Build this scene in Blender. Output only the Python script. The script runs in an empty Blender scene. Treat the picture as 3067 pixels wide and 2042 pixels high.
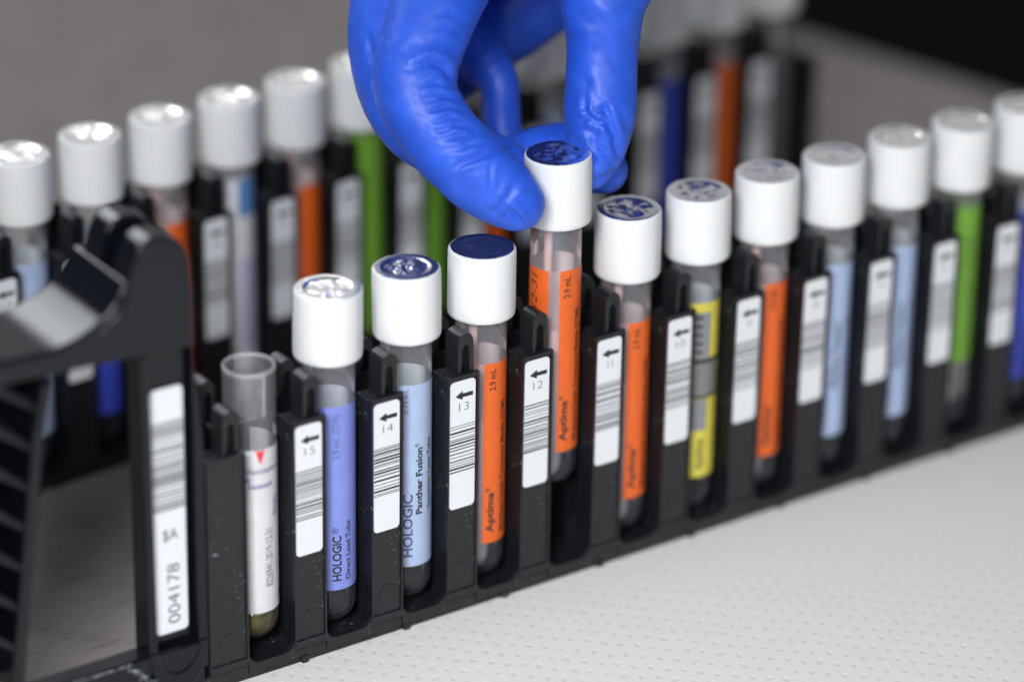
import bpy, bmesh, math, random
import numpy as np
from mathutils import Vector, Matrix, noise

# ------------------------------------------------------------------ camera, world, lights, exposure
MM = 0.001
sc = bpy.context.scene
COL = sc.collection
IMG_W, IMG_H = 3067.0, 2042.0
CAM = np.array([-372.05, -624.82, 431.03])            # millimetres
CAM_ROT = (1.127325, -0.015516, -0.599718)
FOC = 3.48022                                         # focal length / sensor width
cam_data = bpy.data.cameras.new("camera")
cam = bpy.data.objects.new("camera", cam_data); COL.objects.link(cam)
cam.location = Vector(CAM * MM); cam.rotation_euler = CAM_ROT
cam_data.sensor_width = 36.0; cam_data.lens = FOC * 36.0
cam_data.clip_start = 0.02; cam_data.clip_end = 50.0
cam_data.dof.use_dof = True
cam_data.dof.focus_distance = 0.842
cam_data.dof.aperture_fstop = 4.2
sc.camera = cam
sc.view_settings.view_transform = 'Standard'; sc.view_settings.look = 'None'
sc.view_settings.exposure = 0.10; sc.view_settings.gamma = 1.0
sc.view_settings.use_curve_mapping = False
sc.render.engine = 'CYCLES'
sc.cycles.use_denoising = True
sc.cycles.max_bounces = 12; sc.cycles.transparent_max_bounces = 24
sc.cycles.transmission_bounces = 8; sc.cycles.caustics_reflective = False; sc.cycles.caustics_refractive = False

world = bpy.data.worlds.new("World"); sc.world = world; world.use_nodes = True
bg = world.node_tree.nodes["Background"]
bg.inputs[0].default_value = (0.80, 0.88, 1.0, 1); bg.inputs[1].default_value = 0.07

def area_light(name, loc, target, sx, sy, power, color=(1, 1, 1), spread=180):
    d = bpy.data.lights.new(name, 'AREA'); d.shape = 'RECTANGLE'; d.size = sx * MM; d.size_y = sy * MM
    d.energy = power; d.color = color; d.spread = math.radians(spread)
    o = bpy.data.objects.new(name, d); COL.objects.link(o)
    o.location = Vector(loc) * MM
    o.rotation_euler = (Vector(target) - Vector(loc)).to_track_quat('-Z', 'Y').to_euler()
    return o
area_light("key_softbox", (-500, -540, 560), (20, -110, 0), 280, 280, 0.98, (0.96, 0.98, 1.0), 55)
area_light("front_fill", (-60, -900, 760), (120, 0, 20), 520, 520, 2.5, (1.0, 0.985, 0.96))
area_light("back_left_softbox", (-50, 720, 700), (20, 40, 80), 580, 320, 3.8, (0.92, 0.96, 1.0))
area_light("back_panel", (600, 900, 680), (80, 40, 80), 1300, 1050, 1.6, (0.99, 0.98, 0.98))
area_light("back_spot", (420, 640, 620), (80, 40, 80), 70, 70, 0.22, (1.0, 0.98, 0.94))

# ------------------------------------------------------------------ pixel helpers (measured in the photograph)
_rx, _ry, _rz = CAM_ROT
def _rot():
    cx, sx, cy, sy, cz, sz = math.cos(_rx), math.sin(_rx), math.cos(_ry), math.sin(_ry), math.cos(_rz), math.sin(_rz)
    X = np.array([[1,0,0],[0,cx,-sx],[0,sx,cx]]); Y = np.array([[cy,0,sy],[0,1,0],[-sy,0,cy]]); Z = np.array([[cz,-sz,0],[sz,cz,0],[0,0,1]])
    return Z @ Y @ X
ROT = _rot()
def ray(u, v):
    return ROT @ np.array([(u - IMG_W/2)/IMG_W/FOC, -(v - IMG_H/2)/IMG_W/FOC, -1.0])
def on_plane(u, v, axis, val):
    d = ray(u, v); return CAM + (val - CAM[axis]) / d[axis] * d
def at_depth(u, v, depth):
    return CAM + ray(u, v) * depth
def depth_of(p):
    return -float(((np.array(p) - CAM) @ ROT)[2])

# ------------------------------------------------------------------ materials
def new_mat(name):
    m = bpy.data.materials.new(name); m.use_nodes = True
    nt = m.node_tree; b = nt.nodes["Principled BSDF"]
    return m, nt, b
def sset(b, **k):
    for n, v in k.items():
        key = n.replace('_', ' ')
        for cand in (key, key.title(), key.upper()):
            if cand in b.inputs: b.inputs[cand].default_value = v; break
        else:
            for i in b.inputs:
                if i.name.lower() == key.lower(): i.default_value = v
def plain(name, col, rough=0.5, metal=0.0, **k):
    m, nt, b = new_mat(name); sset(b, base_color=(*col, 1), roughness=rough, metallic=metal, **k); return m
def add_bump(nt, b, scale, strength, dist=0.0002, detail=3, coord='Object', kind='noise'):
    tc = nt.nodes.new('ShaderNodeTexCoord'); n = nt.nodes.new('ShaderNodeTexNoise')
    n.inputs['Scale'].default_value = scale; n.inputs['Detail'].default_value = detail
    bp = nt.nodes.new('ShaderNodeBump'); bp.inputs['Strength'].default_value = strength; bp.inputs['Distance'].default_value = dist
    nt.links.new(tc.outputs[coord], n.inputs['Vector']); nt.links.new(n.outputs['Fac'], bp.inputs['Height']); nt.links.new(bp.outputs['Normal'], b.inputs['Normal'])
    return n, bp, tc
def ramp(nt, src, p0, p1, c0=(0,0,0,1), c1=(1,1,1,1)):
    r = nt.nodes.new('ShaderNodeValToRGB'); r.color_ramp.elements[0].position = p0; r.color_ramp.elements[1].position = p1
    r.color_ramp.elements[0].color = c0; r.color_ramp.elements[1].color = c1
    nt.links.new(src, r.inputs[0]); return r

def label_stock(name, col, trans=0.10, rough=0.42):
    m, nt, b = new_mat(name); sset(b, base_color=(*col, 1), roughness=rough)
    out = nt.nodes['Material Output']
    n, bp, tc = add_bump(nt, b, 160, 0.12, 0.0003, 3)
    r = ramp(nt, n.outputs['Fac'], 0.25, 0.75, (*[c*0.90 for c in col], 1), (*[min(1, c*1.06 + 0.004) for c in col], 1)); nt.links.new(r.outputs[0], b.inputs['Base Color'])
    t = nt.nodes.new('ShaderNodeBsdfTranslucent'); t.inputs[0].default_value = (*col, 1)
    mx = nt.nodes.new('ShaderNodeMixShader'); mx.inputs[0].default_value = trans
    nt.links.new(b.outputs[0], mx.inputs[1]); nt.links.new(t.outputs[0], mx.inputs[2]); nt.links.new(mx.outputs[0], out.inputs['Surface'])
    return m
def mat_black_plastic():
    m, nt, b = new_mat("black_plastic")
    sset(b, base_color=(0.010, 0.0105, 0.0135, 1), roughness=0.36)
    n, bp, tc = add_bump(nt, b, 900, 0.10, 0.00015, 4)
    # fine pale dust specks and scuffs
    sp = nt.nodes.new('ShaderNodeTexNoise'); sp.inputs['Scale'].default_value = 1400; sp.inputs['Detail'].default_value = 2
    big = nt.nodes.new('ShaderNodeTexNoise'); big.inputs['Scale'].default_value = 95; big.inputs['Detail'].default_value = 4
    nt.links.new(tc.outputs['Object'], sp.inputs['Vector']); nt.links.new(tc.outputs['Object'], big.inputs['Vector'])
    r1 = ramp(nt, sp.outputs['Fac'], 0.64, 0.72); r2 = ramp(nt, big.outputs['Fac'], 0.48, 0.66)
    mu = nt.nodes.new('ShaderNodeMath'); mu.operation = 'MULTIPLY'
    nt.links.new(r1.outputs[0], mu.inputs[0]); nt.links.new(r2.outputs[0], mu.inputs[1])
    mx = nt.nodes.new('ShaderNodeMix'); mx.data_type = 'RGBA'
    mx.inputs[6].default_value = (0.010, 0.0105, 0.0135, 1); mx.inputs[7].default_value = (0.26, 0.27, 0.29, 1)
    nt.links.new(mu.outputs[0], mx.inputs[0]); nt.links.new(mx.outputs[2], b.inputs['Base Color'])
    rr = ramp(nt, big.outputs['Fac'], 0.3, 0.7, (0.30,)*3 + (1,), (0.46,)*3 + (1,)); nt.links.new(rr.outputs[0], b.inputs['Roughness'])
    return m
def mat_gloss_black():
    m, nt, b = new_mat("glossy_black_plastic")
    sset(b, base_color=(0.004, 0.005, 0.008, 1), roughness=0.18); b.inputs['Specular IOR Level'].default_value = 0.36
    add_bump(nt, b, 260, 0.08, 0.0003, 3)
    return m
def mat_thin_plastic(name, tint=(0.975, 0.977, 0.985), haze=0.09, col=(0.90, 0.88, 0.95), rough=0.08):
    m, nt, b = new_mat(name); nt.nodes.remove(b)
    out = nt.nodes['Material Output']
    tr = nt.nodes.new('ShaderNodeBsdfTransparent'); tr.inputs[0].default_value = (*tint, 1)
    df = nt.nodes.new('ShaderNodeBsdfDiffuse'); df.inputs[0].default_value = (*col, 1)
    gl = nt.nodes.new('ShaderNodeBsdfGlossy'); gl.inputs['Roughness'].default_value = rough
    m1 = nt.nodes.new('ShaderNodeMixShader'); m2 = nt.nodes.new('ShaderNodeMixShader')
    lw = nt.nodes.new('ShaderNodeFresnel'); lw.inputs['IOR'].default_value = 1.45
    lw2 = nt.nodes.new('ShaderNodeLayerWeight'); lw2.inputs['Blend'].default_value = 0.25
    ml = nt.nodes.new('ShaderNodeMath'); ml.operation = 'MULTIPLY_ADD'; ml.inputs[1].default_value = 0.22; ml.inputs[2].default_value = haze
    nt.links.new(lw2.outputs['Facing'], ml.inputs[0])
    nt.links.new(ml.outputs[0], m1.inputs[0]); nt.links.new(tr.outputs[0], m1.inputs[1]); nt.links.new(df.outputs[0], m1.inputs[2])
    nt.links.new(lw.outputs[0], m2.inputs[0]); nt.links.new(m1.outputs[0], m2.inputs[1]); nt.links.new(gl.outputs[0], m2.inputs[2])
    nt.links.new(m2.outputs[0], out.inputs['Surface'])
    return m
def mat_cap():
    m, nt, b = new_mat("white_cap_plastic")
    sset(b, base_color=(0.84, 0.85, 0.86, 1), roughness=0.42)
    b.inputs['Subsurface Weight'].default_value = 0.25; b.inputs['Subsurface Scale'].default_value = 0.0015
    add_bump(nt, b, 700, 0.06, 0.0002, 2)
    return m
def mat_foil():
    m, nt, b = new_mat("foil")
    sset(b, base_color=(0.90, 0.90, 0.91, 1), roughness=0.26, metallic=1.0)
    add_bump(nt, b, 500, 0.25, 0.0004, 3)
    return m
def mat_glove():
    m, nt, b = new_mat("blue_nitrile_glove")
    sset(b, roughness=0.46)
    tc = nt.nodes.new('ShaderNodeTexCoord')
    n1 = nt.nodes.new('ShaderNodeTexNoise'); n1.inputs['Scale'].default_value = 1500; n1.inputs['Detail'].default_value = 3
    n2 = nt.nodes.new('ShaderNodeTexNoise'); n2.inputs['Scale'].default_value = 180; n2.inputs['Detail'].default_value = 4
    for n in (n1, n2): nt.links.new(tc.outputs['Object'], n.inputs['Vector'])
    ad = nt.nodes.new('ShaderNodeMath'); ad.operation = 'MULTIPLY_ADD'; ad.inputs[1].default_value = 0.35
    nt.links.new(n1.outputs['Fac'], ad.inputs[0]); nt.links.new(n2.outputs['Fac'], ad.inputs[2])
    bp = nt.nodes.new('ShaderNodeBump'); bp.inputs['Strength'].default_value = 0.22; bp.inputs['Distance'].default_value = 0.0004
    nt.links.new(ad.outputs[0], bp.inputs['Height']); nt.links.new(bp.outputs[0], b.inputs['Normal'])
    r = ramp(nt, n2.outputs['Fac'], 0.3, 0.7, (0.018, 0.090, 0.62, 1), (0.027, 0.120, 0.76, 1)); nt.links.new(r.outputs[0], b.inputs['Base Color'])
    b.inputs['Sheen Weight'].default_value = 0.08; b.inputs['Sheen Roughness'].default_value = 0.45; b.inputs['Sheen Tint'].default_value = (0.45, 0.55, 1.0, 1)
    return m
def mat_pad():
    m, nt, b = new_mat("embossed_white_pad")
    sset(b, roughness=0.9)
    tc = nt.nodes.new('ShaderNodeTexCoord')
    mp = nt.nodes.new('ShaderNodeMapping'); mp.inputs['Rotation'].default_value = (0, 0, math.radians(-16)); mp.inputs['Scale'].default_value = (1000/4.7, 1000/8.0, 1000)
    nt.links.new(tc.outputs['Object'], mp.inputs['Vector'])
    wob = nt.nodes.new('ShaderNodeTexNoise'); wob.inputs['Scale'].default_value = 0.9; wob.inputs['Detail'].default_value = 2
    nt.links.new(mp.outputs[0], wob.inputs['Vector'])
    wv = nt.nodes.new('ShaderNodeVectorMath'); wv.operation = 'MULTIPLY_ADD'; wv.inputs[1].default_value = (0.6, 0.38, 0.0)
    nt.links.new(wob.outputs['Color'], wv.inputs[0]); nt.links.new(mp.outputs[0], wv.inputs[2])
    masks = []
    for off in ((0, 0, 0), (0.5, 0.5, 0)):
        a = nt.nodes.new('ShaderNodeVectorMath'); a.operation = 'ADD'; a.inputs[1].default_value = off
        nt.links.new(wv.outputs[0], a.inputs[0])
        f = nt.nodes.new('ShaderNodeVectorMath'); f.operation = 'FRACTION'; nt.links.new(a.outputs[0], f.inputs[0])
        s = nt.nodes.new('ShaderNodeVectorMath'); s.operation = 'SUBTRACT'; s.inputs[1].default_value = (0.5, 0.5, 0); nt.links.new(f.outputs[0], s.inputs[0])
        k = nt.nodes.new('ShaderNodeVectorMath'); k.operation = 'MULTIPLY'; k.inputs[1].default_value = (4.7, 8.0, 0.0); nt.links.new(s.outputs[0], k.inputs[0])
        l = nt.nodes.new('ShaderNodeVectorMath'); l.operation = 'LENGTH'; nt.links.new(k.outputs[0], l.inputs[0])
        masks.append(l.outputs['Value'])
    mn = nt.nodes.new('ShaderNodeMath'); mn.operation = 'MINIMUM'; nt.links.new(masks[0], mn.inputs[0]); nt.links.new(masks[1], mn.inputs[1])
    # ragged dent outline
    fn = nt.nodes.new('ShaderNodeTexNoise'); fn.inputs['Scale'].default_value = 1300; fn.inputs['Detail'].default_value = 3; nt.links.new(tc.outputs['Object'], fn.inputs['Vector'])
    ad = nt.nodes.new('ShaderNodeMath'); ad.operation = 'MULTIPLY_ADD'; ad.inputs[1].default_value = 0.9; nt.links.new(fn.outputs['Fac'], ad.inputs[0]); nt.links.new(mn.outputs[0], ad.inputs[2])
    dent = ramp(nt, ad.outputs[0], 0.0, 1.0); dent.color_ramp.elements[0].position = 0.0
    mr = nt.nodes.new('ShaderNodeMapRange'); mr.inputs['From Min'].default_value = 0.95; mr.inputs['From Max'].default_value = 1.55; nt.links.new(ad.outputs[0], mr.inputs['Value'])
    fib = nt.nodes.new('ShaderNodeTexNoise'); fib.inputs['Scale'].default_value = 700; fib.inputs['Detail'].default_value = 5; nt.links.new(tc.outputs['Object'], fib.inputs['Vector'])
    h = nt.nodes.new('ShaderNodeMath'); h.operation = 'MULTIPLY_ADD'; h.inputs[1].default_value = 0.35; nt.links.new(fib.outputs['Fac'], h.inputs[0]); nt.links.new(mr.outputs[0], h.inputs[2])
    bp = nt.nodes.new('ShaderNodeBump'); bp.inputs['Strength'].default_value = 0.32; bp.inputs['Distance'].default_value = 0.00035
    nt.links.new(h.outputs[0], bp.inputs['Height']); nt.links.new(bp.outputs[0], b.inputs['Normal'])
    mx = nt.nodes.new('ShaderNodeMix'); mx.data_type = 'RGBA'; mx.inputs[6].default_value = (0.735, 0.722, 0.712, 1); mx.inputs[7].default_value = (0.78, 0.766, 0.755, 1)
    nt.links.new(mr.outputs[0], mx.inputs[0]); nt.links.new(mx.outputs[2], b.inputs['Base Color'])
    return m
def mat_bench():
    m, nt, b = new_mat("grey_bench_laminate")
    tc = nt.nodes.new('ShaderNodeTexCoord'); mp = nt.nodes.new('ShaderNodeMapping'); mp.inputs['Rotation'].default_value = (0, 0, math.radians(35)); mp.inputs['Scale'].default_value = (90, 900, 200)
    n = nt.nodes.new('ShaderNodeTexNoise'); n.inputs['Scale'].default_value = 1.0; n.inputs['Detail'].default_value = 5
    nt.links.new(tc.outputs['Object'], mp.inputs[0]); nt.links.new(mp.outputs[0], n.inputs['Vector'])
    n2 = nt.nodes.new('ShaderNodeTexNoise'); n2.inputs['Scale'].default_value = 60; n2.inputs['Detail'].default_value = 3; nt.links.new(tc.outputs['Object'], n2.inputs['Vector'])
    av = nt.nodes.new('ShaderNodeMath'); av.operation = 'ADD'; nt.links.new(n.outputs['Fac'], av.inputs[0]); nt.links.new(n2.outputs['Fac'], av.inputs[1])
    r = ramp(nt, av.outputs[0], 0.7, 1.3, (0.158, 0.141, 0.132, 1), (0.222, 0.200, 0.190, 1)); nt.links.new(r.outputs[0], b.inputs['Base Color'])
    sset(b, roughness=0.8); b.inputs['Specular IOR Level'].default_value = 0.2
    return m

M = dict(
    black=mat_black_plastic(), gloss=mat_gloss_black(), cap=mat_cap(), foil=mat_foil(), glove=mat_glove(), pad=mat_pad(), bench=mat_bench(),
    tube=mat_thin_plastic("clear_tube_plastic"), wet=mat_thin_plastic("clear_tube_plastic_wet", (0.96, 0.965, 0.985), 0.0, (0.4, 0.42, 0.55), 0.05), vac=mat_thin_plastic("clear_glassy_plastic", (0.975, 0.975, 0.985), 0.07, (0.88, 0.88, 0.94)),
    paper=plain("white_label_paper", (0.80, 0.82, 0.85), 0.45), ink=plain("black_print", (0.018, 0.018, 0.022), 0.5),
    orange=label_stock("orange_label", (0.88, 0.148, 0.018)), pinkpaper=label_stock("pale_pink_label_back", (0.94, 0.78, 0.78)),
    yellow=label_stock("yellow_label", (0.76, 0.66, 0.09)), green=label_stock("green_label", (0.19, 0.42, 0.045)),
    blue=label_stock("violet_blue_label", (0.25, 0.31, 0.80)), bluelight=label_stock("pale_violet_label_back", (0.78, 0.83, 0.96)),
    pale=label_stock("pale_blue_label", (0.46, 0.57, 0.82)), palelight=label_stock("pale_label_back", (0.84, 0.92, 0.95)),
    deep=label_stock("deep_blue_label", (0.05, 0.075, 0.55)), whitelab=label_stock("white_tube_label", (0.78, 0.78, 0.80)),
    midblue=plain("blue_header_print", (0.12, 0.27, 0.56), 0.45), grey=plain("grey_print", (0.24, 0.25, 0.27), 0.5), softgrey=plain("grey_blue_print", (0.09, 0.10, 0.22), 0.5),
    purple=plain("purple_print", (0.09, 0.06, 0.33), 0.5), red=plain("red_print", (0.80, 0.06, 0.075), 0.5), brown=plain("brown_grey_print", (0.12, 0.09, 0.09), 0.5),
    pink=plain("pink_swab_shaft", (0.86, 0.56, 0.54), 0.45), swab=plain("swab_tip", (0.62, 0.55, 0.55), 0.8),
    liquid=mat_thin_plastic("clear_medium", (0.86, 0.88, 0.93), 0.0, (0.20, 0.22, 0.30), 0.05),
    olive=plain("olive_serum", (0.17, 0.135, 0.0), 0.08),
    floor=plain("dark_floor", (0.012, 0.012, 0.013), 0.8),
)

# ------------------------------------------------------------------ mesh helpers (millimetres in, metres out)
class MB:
    def __init__(self): self.v = []; self.f = []; self.m = []
    def add(self, verts, faces, mi=0):
        o = len(self.v); self.v += [tuple(p) for p in verts]
        for f in faces: self.f.append(tuple(i + o for i in f)); self.m.append(mi)
    def box(self, x0, x1, y0, y1, z0, z1, mi=0):
        self.add([(x0,y0,z0),(x1,y0,z0),(x1,y1,z0),(x0,y1,z0),(x0,y0,z1),(x1,y0,z1),(x1,y1,z1),(x0,y1,z1)],
                 [(3,2,1,0),(4,5,6,7),(0,1,5,4),(1,2,6,5),(2,3,7,6),(3,0,4,7)], mi)
    def prism(self, poly, y0, y1, mi=0):            # poly in (x,z), counter-clockwise seen from -y
        n = len(poly)
        self.add([(x, y0, z) for x, z in poly] + [(x, y1, z) for x, z in poly],
                 [tuple(range(n)), tuple(range(2*n-1, n-1, -1))] + [(i, i+n, (i+1)%n+n, (i+1)%n) for i in range(n)], mi)
    def sheet(self, poly, y, mi=0):                 # flat print in the plane y
        self.add([(x, y, z) for x, z in poly], [tuple(range(len(poly)))], mi)
    def lathe(self, prof, seg=64, cx=0, cy=0, mi=0, rfun=None, close_top=False, close_bot=False):
        vs = []; fs = []
        for r, z in prof:
            for k in range(seg):
                rr = r if rfun is None else rfun(r, z, k)
                a = 2*math.pi*k/seg; vs.append((cx + rr*math.cos(a), cy + rr*math.sin(a), z))
        for i in range(len(prof)-1):
            for k in range(seg):
                k2 = (k+1) % seg; fs.append((i*seg+k, i*seg+k2, (i+1)*seg+k2, (i+1)*seg+k))
        if close_bot: fs.append(tuple(reversed(range(seg))))
        if close_top: fs.append(tuple((len(prof)-1)*seg + k for k in range(seg)))
        self.add(vs, fs, mi)
    def mesh(self, name, mats, smooth=False):
        me = bpy.data.meshes.new(name)
        me.from_pydata([(x*MM, y*MM, z*MM) for x, y, z in self.v], [], self.f)
        for m in mats: me.materials.append(m)
        me.polygons.foreach_set('material_index', self.m)
        if smooth: me.polygons.foreach_set('use_smooth', [True]*len(me.polygons))
        me.validate(); me.update()
        return me
def obj(name, me, parent=None, bevel=0.0, segs=2):
    o = bpy.data.objects.new(name, me); COL.objects.link(o); o.parent = parent
    if bevel:
        b = o.modifiers.new("bevel", 'BEVEL'); b.width = bevel*MM; b.segments = segs; b.limit_method = 'ANGLE'; b.angle_limit = math.radians(40)
        b.harden_normals = False
    return o
def tag(o, label, cat, group=None):
    o['label'] = label; o['category'] = cat
    if group: o['group'] = group
    return o
def empty(name, loc, rz=0.0):
    o = bpy.data.objects.new(name, None); COL.objects.link(o); o.empty_display_size = 0.01
    o.location = Vector(loc)*MM; o.rotation_euler = (0, 0, rz); return o
def sharp(me):
    me.set_sharp_from_angle(angle=math.radians(38)); return me
def rrect(x0, x1, z0, z1, r, n=5):
    pts = []
    for cx, cz, a0 in ((x1-r, z0+r, -90), (x1-r, z1-r, 0), (x0+r, z1-r, 90), (x0+r, z0+r, 180)):
        for i in range(n+1):
            a = math.radians(a0 + 90*i/n); pts.append((cx + r*math.cos(a), cz + r*math.sin(a)))
    return pts

# ------------------------------------------------------------------ lettering
MONO = None
_text_cache = {}
def text_poly(s, bold=0.0, shear=0.0):
    """flat outline mesh of a string, as (verts 2d, tris) normalised to start at x=0; cap height 1"""
    key = (s, bold, shear)
    if key in _text_cache: return _text_cache[key]
    cu = bpy.data.curves.new("lettering", 'FONT'); cu.body = s; cu.size = 1.0; cu.offset = bold; cu.shear = shear; cu.resolution_u = 3
    ob = bpy.data.objects.new("lettering", cu); COL.objects.link(ob)
    bpy.context.view_layer.update()
    dg = bpy.context.evaluated_depsgraph_get()
    me = bpy.data.meshes.new_from_object(ob.evaluated_get(dg))
    vs = [(v.co.x, v.co.y) for v in me.vertices]; fs = [tuple(p.vertices) for p in me.polygons]
    bpy.data.objects.remove(ob); bpy.data.curves.remove(cu); bpy.data.meshes.remove(me)
    x0 = min(v[0] for v in vs); y0 = 0.0
    vs = [(x - x0, y - y0) for x, y in vs]
    _text_cache[key] = (vs, fs); return vs, fs
def text_fit(s, length, height, bold=0.0, shear=0.0):
    vs, fs = text_poly(s, bold, shear)
    w = max(v[0] for v in vs); h = 0.72
    return [(x/w*length, y/h*height) for x, y in vs], fs
def slice_mesh(vs, fs, axis, step):
    bm = bmesh.new(); bv = [bm.verts.new((x, y, 0)) for x, y in vs]
    for f in fs:
        try: bm.faces.new([bv[i] for i in f])
        except ValueError: pass
    lo = min(v[axis] for v in vs); hi = max(v[axis] for v in vs); t = lo + step
    while t < hi:
        no = (1, 0, 0) if axis == 0 else (0, 1, 0); co = (t, 0, 0) if axis == 0 else (0, t, 0)
        bmesh.ops.bisect_plane(bm, geom=bm.verts[:] + bm.edges[:] + bm.faces[:], plane_co=co, plane_no=no); t += step
    bm.verts.index_update()
    out = [(v.co.x, v.co.y) for v in bm.verts], [tuple(v.index for v in f.verts) for f in bm.faces]
    bm.free(); return out

# ------------------------------------------------------------------ the setting
PIT = 21.2926; LX = 2.0; LW = 7.7222; ZB = 29.15; ZT = 62.9; XT = 16.5265; YT = 8.872; ZC = 91.436; CH = 16.957
def slab(name, x0, x1, y0, y1, z0, z1, mat, rot=0.0):
    b = MB(); b.box(x0, x1, y0, y1, z0, z1); o = obj(name, b.mesh(name, [mat]), None, 0.8); o['kind'] = 'structure'; return o
def quad_prism(name, pts, z0, z1, mat):
    b = MB(); n = len(pts)
    b.add([(x, y, z0) for x, y in pts] + [(x, y, z1) for x, y in pts], [tuple(reversed(range(n))), tuple(range(n, 2*n))] + [(i, (i+1) % n, (i+1) % n + n, i+n) for i in range(n)])
    o = obj(name, b.mesh(name, [mat])); o['kind'] = 'structure'; return o
# bench top ends on the right along the line seen in the photograph; the floor lies far below
quad_prism("bench_top", [(-700, -560), (585, -560), (372, 272), (290, 590), (-700, 590)], -40, -1.2, M['bench'])
quad_prism("floor", [(-3000, -3000), (4000, -3000), (4000, 4500), (-3000, 4500)], -905, -900, M['floor'])
pad_me = MB(); pad_me.box(-420, 460, -520, 9.0, -1.15, 0.0)
o = obj("absorbent_pad", pad_me.mesh("absorbent_pad", [M['pad']])); tag(o, "white absorbent paper pad with embossed dots under the front rack", "pad")

# ------------------------------------------------------------------ racks
RD = 18.5                         # rack depth
PLW = 8.75                        # divider width
def divider_mesh(x0=-0.5, x1=-0.5 + PLW, zt=ZT + 1.4):
    b = MB()
    # front plate with a recessed field for the sticker
    b.box(x0, x0+0.42, 0.0, 1.2, 4.6, zt); b.box(x1-0.55, x1, 0.0, 1.2, 4.6, zt)
    b.box(x0+0.42, x1-0.55, 0.0, 1.2, zt-1.0, zt); b.box(x0+0.42, x1-0.55, 0.0, 1.2, 4.6, 6.6)
    b.box(x0+0.42, x1-0.55, 0.45, 1.2, 6.6, zt-1.0)
    # body behind: slimmer, with a sloped shoulder at the top
    b.prism([(x0+0.25, 3.0), (x1-0.25, 3.0), (x1-0.25, zt-0.8), (x0+0.25, zt-0.8)], 1.2, 7.4)
    b.prism([(x0+0.25, 3.0), (x1-0.25, 3.0), (x1-0.25, zt+1.6), (x0+0.25, zt+1.6)], 11.0, RD-1.5)
    b.box(x0+2.6, x1-2.6, 7.4, 11.0, 3.0, zt-14)
    # round ejector mark low on the plate
    cx = (x0+x1)/2 + 0.2
    ring = []
    for k in range(20):
        a = 2*math.pi*k/20; ring.append((cx + 2.35*math.cos(a), 12.0 + 2.35*math.sin(a)))
    b.prism(ring, 0.33, 0.46)
    return b.mesh("divider", [M['black']])
def clip_mesh(front=True):
    """springy fork on top of a divider: two arms joined by a rounded head, with a slot between"""
    b = MB()
    w = 4.3; h = 11.6; r = w/2
    outer = [(0, 0)]; 
    prof = [(0.0, 0.0), (1.05, 0.0), (1.2, h-3.9), (w/2-0.25, h-2.9), (w/2+0.25, h-2.9), (w-1.2, h-3.9), (w-1.05, 0.0), (w, 0.0), (w, h-r)]
    for i in range(1, 8):
        a = math.radians(180*i/8); prof.append((w/2 + r*math.cos(a), h-r + r*math.sin(a)*1.05))
    prof.append((0.0, h-r))
    n = len(prof)
    y1 = 5.6
    b.prism(prof, 0.0, y1)
    b.box(0.6, w-0.6, 1.8, y1-0.3, 0.0, h-3.0)      # web closing the slot behind
    return b.mesh("clip", [M['black']])
DIV_ME = divider_mesh(); START_ME = divider_mesh(-2.2, -0.5 + PLW, 60.4); CLIP_ME = clip_mesh()

def barcode(b, x0, x1, z_hi, z_lo, seed, y, mi, avg=0.62):
    rnd = random.Random(seed); z = z_hi
    while z > z_lo:
        t = rnd.choice((0.18, 0.2, 0.3, 0.34, 0.5)); g = rnd.choice((0.25, 0.35, 0.45, 0.7))
        z2 = max(z - t, z_lo)
        b.sheet([(x0, z2), (x1, z2), (x1, z), (x0, z)], y, mi); z -= t + g
def rack_label_mesh(num):
    b = MB(); w = LW - 0.55; h = ZT - ZB
    b.prism(rrect(0, w, 0, h, 1.15), 0.30, 0.40, 0)
    y = 0.285
    # arrow pointing left
    ax0, ax1, az = w*0.20, w*0.90, h - 3.9
    b.sheet([(ax0, az), (ax0+2.1, az-1.15), (ax0+2.1, az-0.5), (ax1, az-0.55), (ax1, az+0.55), (ax0+2.1, az+0.5), (ax0+2.1, az+1.15)], y, 1)
    t = str(num); L = 2.75 if len(t) == 2 else 1.3
    if t == '11': L = 1.5
    vs, fs = text_fit(t, L, 2.15, -0.018)
    b.add([(w*0.55 - L/2 + x, y, h - 7.9 + z) for x, z in vs], fs, 1)
    barcode(b, 0.05, w-0.05, h*0.655, h*0.275, 100+num, y, 1)
    return b.mesh("label", [M['paper'], M['ink']])
def rail_mesh(xa, xb):
    """base: front rail with rounded slot bottoms and scalloped feet, slot floor and back wall"""
    b = MB()
    # feet (front wall under the slots), one per 28.6 mm with arches between
    z_rail = 2.1
    b.box(xa, xb, 0.5, RD, z_rail, 4.4)
    x = xa
    while x < xb:
        b.box(x, min(x+1.9, xb), 0.35, RD-0.3, 0.0, z_rail); x += 28.6
    b.box(xa, xb, 1.3, RD-2, 0.0, z_rail)
    b.box(xa, xb, RD-1.5, RD, 4.4, 58.0)              # back wall
    return b.mesh("base_rail", [M['black']])
def slot_lip_mesh():
    """front lip of one slot, corners rounded"""
    b = MB(); w = PIT - PLW; r = 3.0
    pts = [(0, 2.3), (w, 2.3), (w, 4.6 + r)]
    for i in range(1, 7):
        a = math.radians(90*i/6); pts.append((w - r + r*math.cos(a), 4.6 + r - r*math.sin(a)))
    pts2 = []
    for i in range(0, 7):
        a = math.radians(90 - 90*i/6); pts2.append((r - r*math.cos(a), 4.6 + r - r*math.sin(a)))
    pts += pts2
    b.prism(pts, 0.12, 1.6)
    return b.mesh("slot_lip", [M['black']])
LIP_ME = slot_lip_mesh()

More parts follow.
